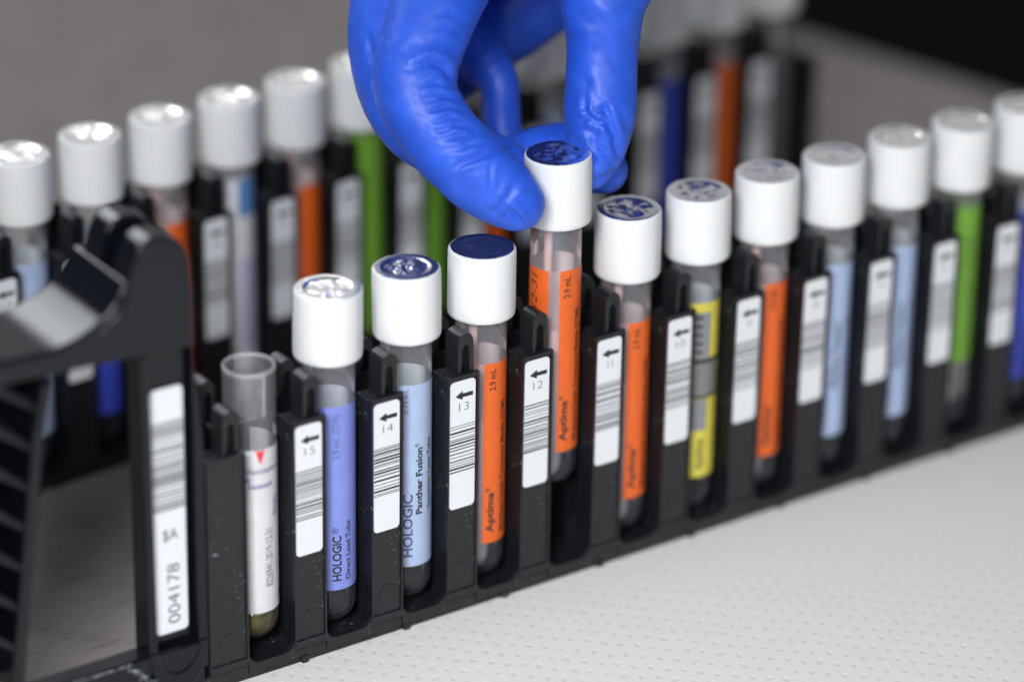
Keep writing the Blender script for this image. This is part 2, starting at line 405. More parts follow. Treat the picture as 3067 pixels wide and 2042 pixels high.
def build_rack(label, loc, rz, first, last, with_handle, right_end):
    """origin: left edge of the sticker plate of slot 15, front face, bench level"""
    root = empty("tube_rack", loc, rz); tag(root, label, "rack", "black tube racks")
    xa = -40.5 if with_handle else -26.0
    xb = (last)*PIT + LX + PLW + (17.0 if right_end else 6.0)
    obj("base_rail", rail_mesh(-25.0, xb), root, 0.35)
    for i in range(first, last+1):
        d = obj("divider", DIV_ME if i >= 0 else START_ME, root, 0.22); d.location = Vector((LX + i*PIT, 0, 0))*MM
        if i >= 0:
            l = obj("label", rack_label_mesh(15 - i), d); l.location = Vector((0.15, 0, ZB - 0.1))*MM
        c = obj("clip", CLIP_ME, d, 0.35); c.location = Vector((2.75, 0.9, ZT - 0.2 - (3.4 if i < 0 else 0)))*MM
        c = obj("clip", CLIP_ME, d, 0.35); c.location = Vector((2.75, RD-7.2, ZT - 0.2))*MM
        if i < last or right_end:
            s = obj("slot_lip", LIP_ME, root, 0.25); s.location = Vector((LX + i*PIT - 0.5 + PLW, 0, 0))*MM
    return root

front = build_rack("black plastic tube rack in front, handle and white number label at its left end", (0, 0, 0), 0.0, -1, 12, True, False)
MID_A = 0.078
MID_O = np.array([-84.906, 105.186])
mid_origin = MID_O + np.array([math.cos(MID_A), math.sin(MID_A)])*PIT
rear = build_rack("black plastic tube rack behind, blurred and running parallel to the front one", (mid_origin[0], mid_origin[1], -1.2), MID_A, -1, 14, False, True)

# right end wall of the rear rack
b = MB(); b.box(15*PIT+LX+2.0, 15*PIT+LX+5.4, 0, RD, 0, ZT-3); obj("end_wall", b.mesh("end_wall", [M['black']]), rear, 0.6)

# end post with number sticker, and the handle, of the front rack
def px(pts, y=0.0):
    return [tuple(on_plane(u*1.30234, v*1.30234, 1, y)[[0, 2]]) for u, v in pts]
def build_handle(root):
    y1 = 25.0
    # post: channel with raised borders round the sticker
    b = MB()
    b.prism([(-37.4, 4.0), (-35.1, 4.0), (-35.1, 90), (-37.4, 92)], 0.0, 6.6)
    b.prism([(-24.4, 8), (-21.9, 8), (-21.9, 66), (-24.2, 91)], 0.0, 6.6)
    b.box(-35.1, -24.4, 2.6, 6.6, 3.0, 92)
    # rounded foot of the channel
    pts = []
    for i in range(0, 13):
        a = math.radians(180 + 180*i/12); pts.append((-29.7 + 7.75*math.cos(a), 15.5 + 12.0*math.sin(a)))
    inner = []
    for i in range(12, -1, -1):
        a = math.radians(180 + 180*i/12); inner.append((-29.7 + 5.4*math.cos(a), 15.5 + 6.6*math.sin(a)))
    n = len(pts)
    vs = [(x, -0.4, z) for x, z in pts + inner] + [(x, 3.0, z) for x, z in pts + inner]
    m = 2*n; fs = []
    for i in range(n-1):
        fs.append((i, i+1, m-2-i, m-1-i)); fs.append((i, m+i, m+i+1, i+1))
        fs.append((m-1-i, m-2-i, 2*m-2-i, 2*m-1-i))
    b.add(vs, fs)
    # small half-round boss below the sticker
    bos = [(-30.0 + 3.0*math.cos(math.radians(a)), 14.8 + 3.0*math.sin(math.radians(a))) for a in range(180, 361, 20)]
    b.prism(bos, 1.9, 2.7)
    post = obj("end_post", b.mesh("end_post", [M['gloss']]), root, 0.6)
    # sticker
    b = MB(); w, h = 8.3, 62.3
    b.prism(rrect(0, w, 0, h, 1.2), 0.0, 0.1, 0)
    barcode(b, 0.05, w-0.05, h*0.865, h*0.50, 7, -0.015, 1)
    vs, fs = text_fit("$A", 3.9, 2.9, 0.0)
    b.add([(w*0.28 + x, -0.015, h*0.385 + z) for x, z in vs], fs, 1)
    vs, fs = text_fit("004178", 15.4, 3.3, -0.006)
    b.add([(w*0.76 - y_, -0.015, 2.3 + x) for x, y_ in vs], fs, 1)
    lab = obj("label", b.mesh("label", [M['paper'], M['ink']]), post)
    lab.location = Vector((-34.3, 1.9, 18.6))*MM
    lab['label'] = "long white sticker with bar code, letters and number 004178"
    # top bar: broad strap that sweeps up into two rounded lugs over the post
    top = px([(-260, 890), (-120, 862), (0, 835), (130, 812), (215, 775), (270, 720), (292, 675), (298, 640), (304, 605), (322, 568), (346, 548), (384, 545), (424, 562), (437, 600), (443, 700), (448, 800)])
    bot = px([(430, 800), (300, 826), (110, 870), (0, 892), (-260, 945)])
    poly = list(reversed(top + bot))
    poly = poly[::-1]
    def ccw(p):
        a = sum(p[i][0]*p[(i+1) % len(p)][1] - p[(i+1) % len(p)][0]*p[i][1] for i in range(len(p)))
        return p if a > 0 else p[::-1]
    def curve(pts, k0, k1):
        """round off the stretch of points k0..k1 with a Catmull-Rom spline"""
        out = pts[:k0]
        for i in range(k0, k1):
            p0, p1, p2, p3 = (np.array(pts[max(0, j)], float) for j in (i-1, i, i+1, min(i+2, len(pts)-1)))
            for t in (0, 0.17, 0.33, 0.5, 0.67, 0.83):
                out.append(tuple(0.5*((2*p1) + (p2-p0)*t + (2*p0-5*p1+4*p2-p3)*t*t + (3*p1-p0-3*p2+p3)*t**3)))
        return out + pts[k1:]
    lug = ccw(px(curve([(232, 768), (268, 728), (288, 685), (297, 640), (306, 600), (324, 566), (350, 547), (384, 544), (418, 558), (436, 592), (443, 650), (446, 720), (448, 800), (430, 800), (300, 826), (240, 838)], 0, 11)))
    low = ccw(px(curve([(-260, 890), (-120, 862), (0, 836), (110, 812), (180, 782), (230, 745), (262, 705), (284, 668), (310, 650), (440, 650), (448, 800), (430, 800), (300, 826), (110, 870), (0, 892), (-260, 945)], 0, 8)))
    b = MB(); b.prism(low, 0.3, y1); bar = obj("handle_bar", sharp(b.mesh("handle_bar", [M['gloss']], True)), root, 2.2, 4)
    for ya, yb in ((0.0, 7.2), (13.5, 21.0)):
        b = MB(); b.prism(lug, ya, yb); obj("lug", sharp(b.mesh("lug", [M['gloss']], True)), bar, 2.2, 5)
    # grip: slanting frame with cross ribs and deep pockets between them
    gr = px([(128, 880), (105, 1000), (85, 1250), (58, 1580)])
    b = MB()
    b.prism(ccw(px([(128, 872), (105, 1000), (85, 1250), (58, 1600), (28, 1600), (58, 1250), (78, 1000), (98, 880)])), 0.0, 24.0)
    b.prism(ccw(px([(100, 884), (84, 1000), (62, 1250), (34, 1600), (-150, 1640), (-120, 1250), (-110, 1000), (-100, 930)])), 11.0, 15.0)
    grip = obj("grip", b.mesh("grip", [M['gloss']]), root, 0.9, 3)
    for k in range(7):
        v = 935 + k*92
        b = MB(); x = 96 - k*8
        b.prism(ccw(px([(x, v), (x, v+26), (x-140, v-34), (x-140, v-84)])), 0.8, 24.0)
        obj("rib", b.mesh("rib", [M['gloss']]), grip, 1.2, 3)
    # pale scratches at the foot of the post and along the low bar
    rnd = random.Random(5); b = MB()
    def sliver(x, z, dx, dz, w, y):
        n_ = math.hypot(dx, dz); ox, oz = -dz/n_*w/2, dx/n_*w/2
        b.sheet([(x, z), (x+dx*0.5-ox, z+dz*0.5-oz), (x+dx, z+dz), (x+dx*0.5+ox, z+dz*0.5+oz)], y)
    for k in range(46):
        t = rnd.random()**0.8; x = -43.5 + 8.5*t + rnd.uniform(-0.9, 0.9)*(0.3+t); z = 14.6 - 8.6*t + rnd.uniform(-0.7, 0.7)
        sliver(x, z, rnd.uniform(0.5, 2.0), rnd.uniform(-1.8, -0.3), rnd.uniform(0.06, 0.18), -0.42 if x > -39.6 else -0.03)
    for k in range(40):
        x = rnd.uniform(-62, -42); sliver(x, 14.75 + rnd.uniform(-0.25, 0.2), rnd.uniform(0.6, 2.4), rnd.uniform(-0.15, 0.15), rnd.uniform(0.08, 0.25), -0.03)
    obj("scuff_mark", b.mesh("scuff_mark", [M['scuff']]), root)
    # low bar joining grip and post
    b = MB(); b.box(-110, -23.0, 0.0, 5.6, 0.4, 15.2); obj("lower_bar", b.mesh("lower_bar", [M['gloss']]), root, 0.5)
M['scuff'] = plain('pale_scuff', (0.42, 0.45, 0.50), 0.7)
build_handle(front)

# ------------------------------------------------------------------ sample tubes
def cap_mesh(seed):
    b = MB(); seg = 96; R = 8.0
    def rib(r, z, k): return r + (0.07 if k % 2 else -0.02) if r > 7.9 else r
    rnd = random.Random(seed)
    prof = [(5.9, -CH+0.5), (6.6, -CH), (7.55, -CH+0.02), (7.93, -CH+0.35), (8.02, -CH+1.2), (8.0, -4.0), (7.97, -0.9), (7.93, -0.35), (7.75, -0.08), (7.45, 0.0), (6.9, -0.05), (6.6, -0.45)]
    b.lathe(prof, seg, rfun=lambda r, z, k: r + (0.13 if k % 2 else -0.12) * (1.0 if r > 7.9 else 0.0))
    return b.mesh("cap", [M['cap']], smooth=True)
def foil_mesh(seed, amp=None):
    rnd = random.Random(seed); off = Vector((seed*3.7, seed*1.3, seed*0.7))
    b = MB(); seg = 72; rings = 22; R = 7.55
    b.v.append((0, 0, 0)); vs = []
    amp = amp or 0.22 + 0.25*rnd.random()
    for j in range(1, rings+1):
        r = R*j/rings
        for k in range(seg):
            a = 2*math.pi*k/seg; x, y = r*math.cos(a), r*math.sin(a)
            p = Vector((x*0.36, y*0.36, 0)) + off
            n = noise.noise(p) + 0.5*abs(noise.noise(p*2.3)) - 0.3*abs(noise.noise(p*4.1))
            inner = 1/(1+math.exp((r-5.6)*4.0))
            z = 0.12 - 0.42*inner + amp*n*inner*min(1, (5.9-r)*0.8 if r < 5.9 else 0) + 0.10*math.exp(-((r-5.9)/0.35)**2)
            if j == rings: r2 = R + 0.12*rnd.uniform(-1, 1); x, y = r2*math.cos(a), r2*math.sin(a); z = 0.05 + 0.05*rnd.random()
            vs.append((x, y, z))
    b.v[0] = (0, 0, vs[0][2]); b.v += vs
    for k in range(seg): b.f.append((0, 1+k, 1+(k+1) % seg)); b.m.append(0)
    for j in range(rings-1):
        for k in range(seg):
            a0 = 1+j*seg; a1 = 1+(j+1)*seg; k2 = (k+1) % seg
            b.f.append((a0+k, a1+k, a1+k2, a0+k2)); b.m.append(0)
    return b.mesh("foil_seal", [M['foil']], smooth=True)
def tube_body_mesh(z0, z1, r, name="tube_wall", mat='tube'):
    b = MB(); prof = [(0.01, z0)]
    for i in range(1, 9):
        a = math.radians(90*i/8); prof.append((r*math.sin(a), z0 + r - r*math.cos(a)))
    b.lathe(prof + [(r, 15.6)], 64, mi=1); b.lathe([(r, 15.6), (r, z1)], 64, mi=0)
    return b.mesh(name, [M[mat], M['wet']], smooth=True)
def filling_mesh(z0, z1, z2, r, clear, milky):
    b = MB(); prof = [(0.01, z0)]
    for i in range(1, 9):
        a = math.radians(90*i/8); prof.append((r*math.sin(a), z0 + r - r*math.cos(a)))
    b.lathe(prof + [(r, z1)], 48, mi=0)
    b.lathe([(0.01, z1), (r, z1), (r, z2 - 0.1), (r - 0.25, z2), (r - 0.8, z2 - 0.35), (0.01, z2 - 0.45)], 48, mi=1)
    return b.mesh("liquid", [M[clear], M[milky]], smooth=True)
def solid_in_tube(z0, z1, r, name, mat):
    b = MB(); prof = [(0.01, z0)]
    for i in range(1, 9):
        a = math.radians(90*i/8); prof.append((r*math.sin(a), z0 + r - r*math.cos(a)))
    prof += [(r, z1), (0.01, z1-0.15)]; b.lathe(prof, 48)
    return b.mesh(name, [M[mat]], smooth=True)
R_T = 6.18
class Wrap:
    """a printed label bent round the tube; delta is the angle from the side facing the camera, positive to the right"""
    def __init__(self, az, r=R_T+0.06): self.az = az; self.r = r; self.b = MB()
    def pt(self, delta, z, lift=0.0):
        a = self.az + math.radians(delta); rr = self.r + lift
        return (rr*math.cos(a), rr*math.sin(a), z)
    def band(self, d0, d1, z0, z1, mi, lift=0.0, inner=False):
        n = max(2, int((d1-d0)/5)); vs = []; fs = []
        for i in range(n+1):
            d = d0 + (d1-d0)*i/n; vs += [self.pt(d, z0, lift), self.pt(d, z1, lift)]
        for i in range(n):
            f = (2*i, 2*i+2, 2*i+3, 2*i+1); fs.append(f[::-1] if inner else f)
        self.b.add(vs, fs, mi)
    def tri(self, d0, d1, ztop, zbot, mi):
        n = 6; vs = []; fs = []
        for i in range(n+1):
            t = i/n; vs.append(self.pt(d0+(d1-d0)*t, ztop, 0.03))
        dm = (d0+d1)/2
        for i in range(n+1):
            t = i/n; vs.append(self.pt(dm + (d0+(d1-d0)*t-dm)*0.12, zbot, 0.03))
        for i in range(n): fs.append((n+1+i, n+2+i, i+1, i))
        self.b.add(vs, fs, mi)
    def up(self, s, delta, z0, z1, height, mi, bold=0.0, shear=0.0):
        """text reading upwards, centred on delta"""
        if len(s) > 1 and s[-1] == '®':
            self.up('®', delta - math.degrees(0.32*height/self.r), z1 - 0.62*height, z1, height*0.62, mi, 0.0)
            s = s[:-1]; z1 = z1 - 0.75*height
        vs, fs = slice_mesh(*text_fit(s, z1-z0, height, bold, shear), 1, 0.35)
        self.b.add([self.pt(delta - math.degrees((y-height/2)/self.r), z0 + x, 0.035) for x, y in vs], fs, mi)
    def across(self, s, d0, d1, z, height, mi, bold=0.0):
        L = math.radians(d1-d0)*self.r
        vs, fs = slice_mesh(*text_fit(s, L, height, bold), 0, 0.35)
        self.b.add([self.pt(d0 + math.degrees(x/self.r), z + y, 0.035) for x, y in vs], fs, mi)
    def mesh(self, mats): return self.b.mesh("sticker", [M[m] for m in mats])

def build_tube(kind, i, label, rack='front', lift=0.0, seed=0, fine=True, spin=0.0):
    lx, ly = XT + i*PIT, YT
    if rack == 'front': wx, wy, z0 = lx, ly, 0.0
    else:
        c, s = math.cos(MID_A), math.sin(MID_A); wx, wy, z0 = MID_O[0] + c*lx - s*ly, MID_O[1] + s*lx + c*ly, -1.2
    root = empty("sample_tube", (wx, wy, z0 + lift + 4.4))
    tag(root, label, "tube", "capped sample tubes" if kind != 'open' else None)
    B = -4.4                                           # shift so that the root sits at the tube's foot
    az = math.atan2(CAM[1]-wy, CAM[0]-wx) + math.radians(spin)
    def part(name, me, parent=root, dz=0.0):
        o = obj(name, me, parent); o.location = Vector((0, 0, (B if parent is root else 0.0) + dz))*MM; return o
    if kind == 'open':
        part("tube_wall", open_tube_mesh())
        part("liquid", solid_in_tube(7.0, 16.0, 5.95, "liquid", 'olive'))
        w = Wrap(az, 6.21)
        w.band(-95, 180, 15.6, 58.2, 0); w.band(-95, 180, 15.6, 58.2, 0, -0.08, True)
        w.tri(11, 33, 58.0, 54.7, 1)
        w.across("Vacutainer", -12, 78, 52.2, 1.55, 2, 0.01); w.across("R", -10, 0, 49.9, 1.3, 2, 0.01); w.across("366668", -7, 50, 48.4, 1.2, 2, 0.015)
        w.up("8226941-2019-12-31", 40, 22.2, 37.4, 2.1, 3); w.up("IVD", 62, 42.3, 45.4, 1.7, 2, 0.01); w.up("®", 60, 40.2, 41.9, 1.6, 2, 0.02)
        w.up("LOT", 84, 16.8, 19.6, 1.3, 4); w.band(74, 76, 16.2, 20.2, 4, 0.03); w.band(92, 94, 16.2, 20.2, 4, 0.03)
        part("sticker", w.mesh(['whitelab', 'red', 'purple', 'brown', 'ink']))
        return root
    part("tube_wall", tube_body_mesh(4.5, ZC-CH+2.0, R_T))
    cap = part("cap", cap_mesh(seed), root, ZC)
    rt = random.Random(seed*31+7); cap.rotation_euler = (math.radians(rt.uniform(-0.9, 0.9)), math.radians(rt.uniform(-0.9, 0.9)), rt.uniform(0, 6.28)); cap.location.z += rt.uniform(-0.25, 0.25)*MM
    obj("foil_seal", foil_mesh(seed+1, {0: 0.35, 1: 0.40, 2: 0.50, 3: 0.80, 4: 0.75, 5: 0.60}.get(i) if rack == "front" else None), cap).rotation_euler = (0, 0, seed*1.1)
    w = Wrap(az)
    zb, zt = 15.4, 63.6
    if kind == 'orange':
        s0 = 8 if i != 3 or rack != 'front' else 11
        w.band(s0, 345, zb, zt, 0); w.band(s0, 345, zb, zt, 1, -0.08, True)
        w.band(-14.8, s0, zb, zt, 3, -0.02)
        if fine:
            w.up("Aptima®", 25, 18.1, 30.6, 1.95, 2, 0.03)
            w.up("Multitest Swab Transport Media (STM)", 58, 17.8, 53.1, 1.5, 2, 0.016)
            w.up("2.9 mL", 28, 56.4, 62.1, 1.75, 2, 0.012)
            if rack == 'front': w.up("12-31", -52, 53.0, 62.4, 2.0, 2, 0.0, 0.25)
        part("sticker", w.mesh(['orange', 'pinkpaper', 'ink', 'film']))
        sh = MB(); sh.lathe([(1.05, 8), (1.05, 76)], 16, -1.6, 0.9); part("swab_shaft", sh.mesh("swab_shaft", [M['pink']], True))
        st = MB(); st.lathe([(0.1, 6.6), (1.6, 7.4), (2.3, 10), (2.3, 17), (1.2, 21)], 20, -0.6, -0.6); part("swab_tip", st.mesh("swab_tip", [M['swab']], True))
        part("liquid", filling_mesh(5.6, 15.6, 48.0, 5.9, 'liquid', 'milkpink'))
    elif kind in ('blue', 'pale', 'deep'):
        mo, mi_ = {'blue': ('blue', 'bluelight'), 'pale': ('pale', 'palelight'), 'deep': ('deep', 'bluelight')}[kind]
        w.band(-100, 255, zb, zt, 0); w.band(-100, 255, zb, zt, 1, -0.08, True)
        if fine and kind != 'pale':
            w.up("HOLOGIC", 15.5, 17.8, 29.8, 2.15, 2, 0.03); w.up("®", 11.5, 30.6, 32.1, 1.5, 2)
            w.up("Direct Load Tube", 43, 17.8, 33.3, 1.55, 2, 0.016); w.up("2.9 mL (STM)", 14.5, 50.1, 61.5, 1.7, 3, -0.004)
        elif fine:
            w.up("HOLOGIC", 5, 18.0, 34.9, 2.3, 3, 0.028); w.up("Panther Fusion®", 31, 29.3, 48.3, 1.75, 2, 0.03)
            w.up("Specimen Lysis Tube", 60, 29.9, 48.8, 1.45, 2, 0.012); w.up("0.71 mL", 0, 56.3, 62.9, 1.35, 3)
        part("sticker", w.mesh([mo, mi_, 'ink', 'softgrey']))
        part("liquid", filling_mesh(5.6, 15.6, 48.0, 5.9, 'liquid', {'blue': 'milkviolet', 'deep': 'milkviolet', 'pale': 'milkpale'}[kind]))
    elif kind == 'green':
        zt2 = 69.4 if rack == 'front' else 73.0; zb2 = 25.5 if rack == 'front' else 15.4
        w.band(-100, 250, zb2, zt2, 0); w.band(-100, 250, zb2, zt2, 0, -0.08, True)
        if fine:
            w.up("Urine", 38, 52, 61, 1.8, 1, 0.0); w.up("Specimen Transport", 40, 27, 50, 1.6, 1, 0.0)
        part("sticker", w.mesh(['green', 'ink']))
        st = MB(); st.lathe([(0.1, 10.6), (1.9, 11.4), (2.6, 14), (2.2, 19), (2.4, 25)], 20, -1.6, -1.6); part("swab_tip", st.mesh("swab_tip", [M['swab']], True))
    elif kind == 'yellow':
        w.band(-100, 252, zb, zt, 0); w.band(-100, 252, zb, zt, 1, -0.08, True)
        w.band(-40, 42, 48.5, 61.0, 2, 0.03); w.band(-60, 75, 38.0, 48.0, 3, 0.03); w.band(-60, 78, 47.2, 48.4, 4, 0.05); w.band(-60, 78, 37.4, 38.2, 4, 0.05)
        w.band(-40, 40, 28.5, 37.2, 2, 0.03); w.up("|||||", 12, 50, 60, 1.6, 4)
        w.up("Aptima", 25, 17.5, 26.0, 2.0, 4, 0.02)
        part("sticker", w.mesh(['yellow', 'palelight', 'grey', 'film2', 'ink']))
    elif kind == 'white':
        w.band(-100, 252, zb, zt+7, 0); w.band(-100, 252, zb, zt+7, 0, -0.08, True)
        w.band(18, 110, zt-3.5, zt+7.05, 1, 0.03); w.band(20, 80, 22, 48, 2, 0.03)
        part("sticker", w.mesh(['whitelab', 'midblue', 'lilac']))
    return root
M['film'] = mat_thin_plastic("clear_label_edge", (0.9, 0.8, 0.8), 0.30, (0.80, 0.60, 0.60), 0.2)
M['milkpink'] = plain("pale_pink_medium", (0.96, 0.80, 0.80), 0.25)
M['milkviolet'] = plain("pale_violet_medium", (0.76, 0.82, 0.97), 0.25)
M['milkpale'] = plain("pale_blue_medium", (0.84, 0.92, 0.97), 0.25)
M['rim'] = mat_thin_plastic('moulded_rim', (0.93, 0.93, 0.95), 0.28, (0.85, 0.85, 0.90))
M['film2'] = plain("smoky_window", (0.20, 0.21, 0.20), 0.3)
M['lilac'] = plain("lilac_print", (0.52, 0.50, 0.68), 0.5)
def open_tube_mesh():
    b = MB(); r, ri = 6.15, 5.55; prof = [(0.01, 6.6)]
    for i in range(1, 9):
        a = math.radians(90*i/8); prof.append((r*math.sin(a), 6.6 + r - r*math.cos(a)))
    b.lathe(prof + [(r, 16.0)], 64, mi=1); prof = [(r, 16.0)]
    b.lathe([(r, 16.0), (r, 76.6)], 64); b.lathe([(r, 76.6), (r+0.03, 77.2), (r-0.12, 77.5), (ri+0.12, 77.5), (ri, 77.2), (ri, 76.7)], 64, mi=2); b.lathe([(ri, 76.7), (ri, 66.0)], 64)
    return b.mesh("tube_wall", [M['vac'], M['wet'], M['rim']], smooth=True)

build_tube('open', -1, "open clear tube without cap, white label with red triangle, beside the rack's end post", seed=3)
F = [('blue', 0, "white capped tube with violet blue label between rack labels 15 and 14"),
     ('pale', 1, "white capped tube with pale blue label between rack labels 14 and 13"),
     ('orange', 2, "white capped tube with orange label between rack labels 13 and 12"),
     ('orange', 3, "orange labelled tube lifted out of the rack by the gloved fingers"),
     ('orange', 4, "white capped orange labelled tube just right of the lifted one, beside label 11"),
     ('yellow', 5, "white capped tube with yellow label in the front rack"),
     ('orange', 6, "front rack orange labelled tube right of the yellow one"),
     ('pale', 7, "pale blue labelled tube in front rack, next to an orange one on its left"),
     ('pale', 8, "pale blue labelled tube in front rack, next to the green one"),
     ('green', 9, "white capped tube with green label in the front rack"),
     ('deep', 10, "dark blue labelled tube cut by the right edge of the photo, front rack")]
for k, (kind, i, lab) in enumerate(F):
    build_tube(kind, i, lab, 'front', 18.95 if i == 3 else 0.0, 11 + 7*k)
Rr = [('pale', 3, "pale blue labelled tube at the left edge of the rear rack"),
      ('deep', 4, "dark blue labelled tube behind the front rack's handle bar, rear rack"),
      ('orange', 5, "leftmost orange labelled tube of the rear rack"),
      ('white', 6, "white labelled tube with blue header in the rear rack"),
      ('orange', 7, "orange labelled tube in rear rack, between white and green labelled ones"),
      ('green', 8, "green labelled tube in rear rack, its cap half hidden by the glove"),
      ('green', 9, "green labelled tube in rear rack, its cap hidden by the glove"),
      ('orange', 10, "orange labelled tube in rear rack mostly hidden behind the pointing finger"),
      ('pale', 11, "rear rack tube whose white cap shows between finger and thumb"),
      ('deep', 13, "dark blue labelled tube near the right end of the rear rack"),
      ('orange', 14, "rightmost orange labelled tube of the rear rack"),
      ('clear', 15, "capped tube in the last right slot of the rear rack")]
for k, (kind, i, lab) in enumerate(Rr):
    build_tube(kind, i, lab, 'rear', 0.0, 211 + 5*k, fine=False)

# ------------------------------------------------------------------ gloved hand
D0 = depth_of((XT + 3*PIT, YT, ZC + 19))
def hp(u, v, d): return at_depth(u*1.30234, v*1.30234, D0 + d)       # 2355-px-wide coordinates, depth in mm behind the lifted cap
chains = {
    'index': [(1085, -230, 10, 12.5), (1040, -90, 2, 12.0), (1000, 20, -4, 10.6), (952, 187, -9, 10.0), (1008, 305, -11, 9.3), (1090, 392, -11, 9.1), (1148, 436, -10, 8.2), (1190, 468, -9.5, 6.6)],
    'middle': [(1010, -230, 26, 12.5), (930, -60, 16, 11.5), (897, 110, 9, 10.0), (935, 255, 7, 9.2), (1045, 345, 7, 8.8), (1125, 380, 7, 8.0), (1180, 405, 6, 6.6)],
    'ring': [(1010, -200, 46, 12.0), (960, -20, 36, 10.5), (945, 150, 30, 9.5), (1010, 300, 28, 8.6), (1130, 392, 27, 8.0), (1285, 352, 26, 7.6), (1345, 375, 22, 7.4), (1388, 392, 20, 5.8)],
    'little': [(1030, -160, 64, 11), (1020, 0, 55, 9.5), (1085, 110, 48, 7.5), (1146, 185, 43, 5.2), (1152, 270, 44, 4.9), (1165, 360, 44, 4.5)],
    'thumb': [(1480, -330, 34, 16), (1420, -130, 14, 14.0), (1388, -10, 6, 10.6), (1386, 100, 7, 8.7), (1382, 190, 8, 8.6), (1380, 265, 8.5, 8.7), (1370, 335, 9, 7.4), (1357, 385, 9, 5.4)],
    'palm_a': [(1085, -230, 12, 13), (1250, -330, 20, 17), (1480, -400, 40, 22)],
    'palm_b': [(1010, -230, 30, 13), (1250, -330, 40, 17), (1500, -430, 52, 22)],
    'palm_c': [(1010, -190, 50, 12), (1200, -260, 58, 15), (1480, -430, 62, 20)],
    'palm_d': [(1000, 145, 60, 12), (1110, 68, 62, 12), (1223, -15, 62, 12.5), (1345, -130, 62, 15), (1500, -430, 66, 18)],
    'web': [(1110, -170, 6, 9.5), (1220, -150, 8, 9.0), (1330, -130, 10, 10)],
    'wrist': [(1480, -420, 52, 26), (1640, -640, 75, 25), (1850, -900, 110, 28), (2300, -1500, 190, 34)],
}
def sdf_grid(h):
    cap_list = []
    for name, pts in chains.items():
        P = [(hp(u, v, d), r) for u, v, d, r in pts]
        # refine the chain by Catmull-Rom so that it bends smoothly
        Q = []
        for i in range(len(P)-1):
            p0 = P[max(i-1, 0)]; p1 = P[i]; p2 = P[i+1]; p3 = P[min(i+2, len(P)-1)]
            for t in (0, 0.25, 0.5, 0.75):
                a = [-0.5*t**3 + t**2 - 0.5*t, 1.5*t**3 - 2.5*t**2 + 1, -1.5*t**3 + 2*t**2 + 0.5*t, 0.5*t**3 - 0.5*t**2]
                Q.append((sum(c*np.array(p[0]) for c, p in zip(a, (p0, p1, p2, p3))), sum(c*p[1] for c, p in zip(a, (p0, p1, p2, p3)))))
        Q.append((np.array(P[-1][0]), P[-1][1]))
        cap_list.append((name, Q))
    allp = np.array([q[0] for n, Q in cap_list for q in Q if n != 'wrist'] + [cap_list[-1][1][6][0]])
    lo = allp.min(0) - 18; hi = allp.max(0) + 18; hi[2] = min(hi[2], 262)
    n = np.ceil((hi - lo)/h).astype(int) + 1
    ax = [(lo[k] + h*np.arange(n[k])).astype(np.float32) for k in range(3)]
    field = {}
    for name, Q in cap_list:
        f = np.full(n, 1e3, np.float32)
        for (a, ra), (b_, rb) in zip(Q[:-1], Q[1:]):
            lo_i = []; hi_i = []
            for k in range(3):
                m = min(a[k], b_[k]) - max(ra, rb) - 9; M_ = max(a[k], b_[k]) + max(ra, rb) + 9
                lo_i.append(max(0, int((m - lo[k])/h))); hi_i.append(min(n[k], int((M_ - lo[k])/h) + 1))
            if any(l >= h_ for l, h_ in zip(lo_i, hi_i)): continue
            X = ax[0][lo_i[0]:hi_i[0], None, None] - a[0]; Y = ax[1][None, lo_i[1]:hi_i[1], None] - a[1]; Z = ax[2][None, None, lo_i[2]:hi_i[2]] - a[2]
            d = b_ - a; L2 = float(d @ d) + 1e-9
            t = np.clip((X*d[0] + Y*d[1] + Z*d[2])/L2, 0, 1)
            dist = np.sqrt((X - t*d[0])**2 + (Y - t*d[1])**2 + (Z - t*d[2])**2) - (ra + (rb-ra)*t)
            s = f[lo_i[0]:hi_i[0], lo_i[1]:hi_i[1], lo_i[2]:hi_i[2]]
            np.minimum(s, dist, out=s)
        field[name] = f
    def smin(a, b, k):
        hh = np.clip(0.5 + 0.5*(b - a)/k, 0, 1); return b*(1-hh) + a*hh - k*hh*(1-hh)
    palm = None
    for nme in ('palm_a', 'palm_b', 'palm_c', 'palm_d', 'web', 'wrist'):
        palm = field[nme] if palm is None else smin(palm, field[nme], 8.0)
    out = smin(palm, field['thumb'], 7.0)
    fing = smin(field['index'], field['middle'], 1.6); fing = smin(fing, field['ring'], 1.6); fing = smin(fing, field['little'], 1.6)
    out = smin(out, fing, 5.0)
    return out, lo, h
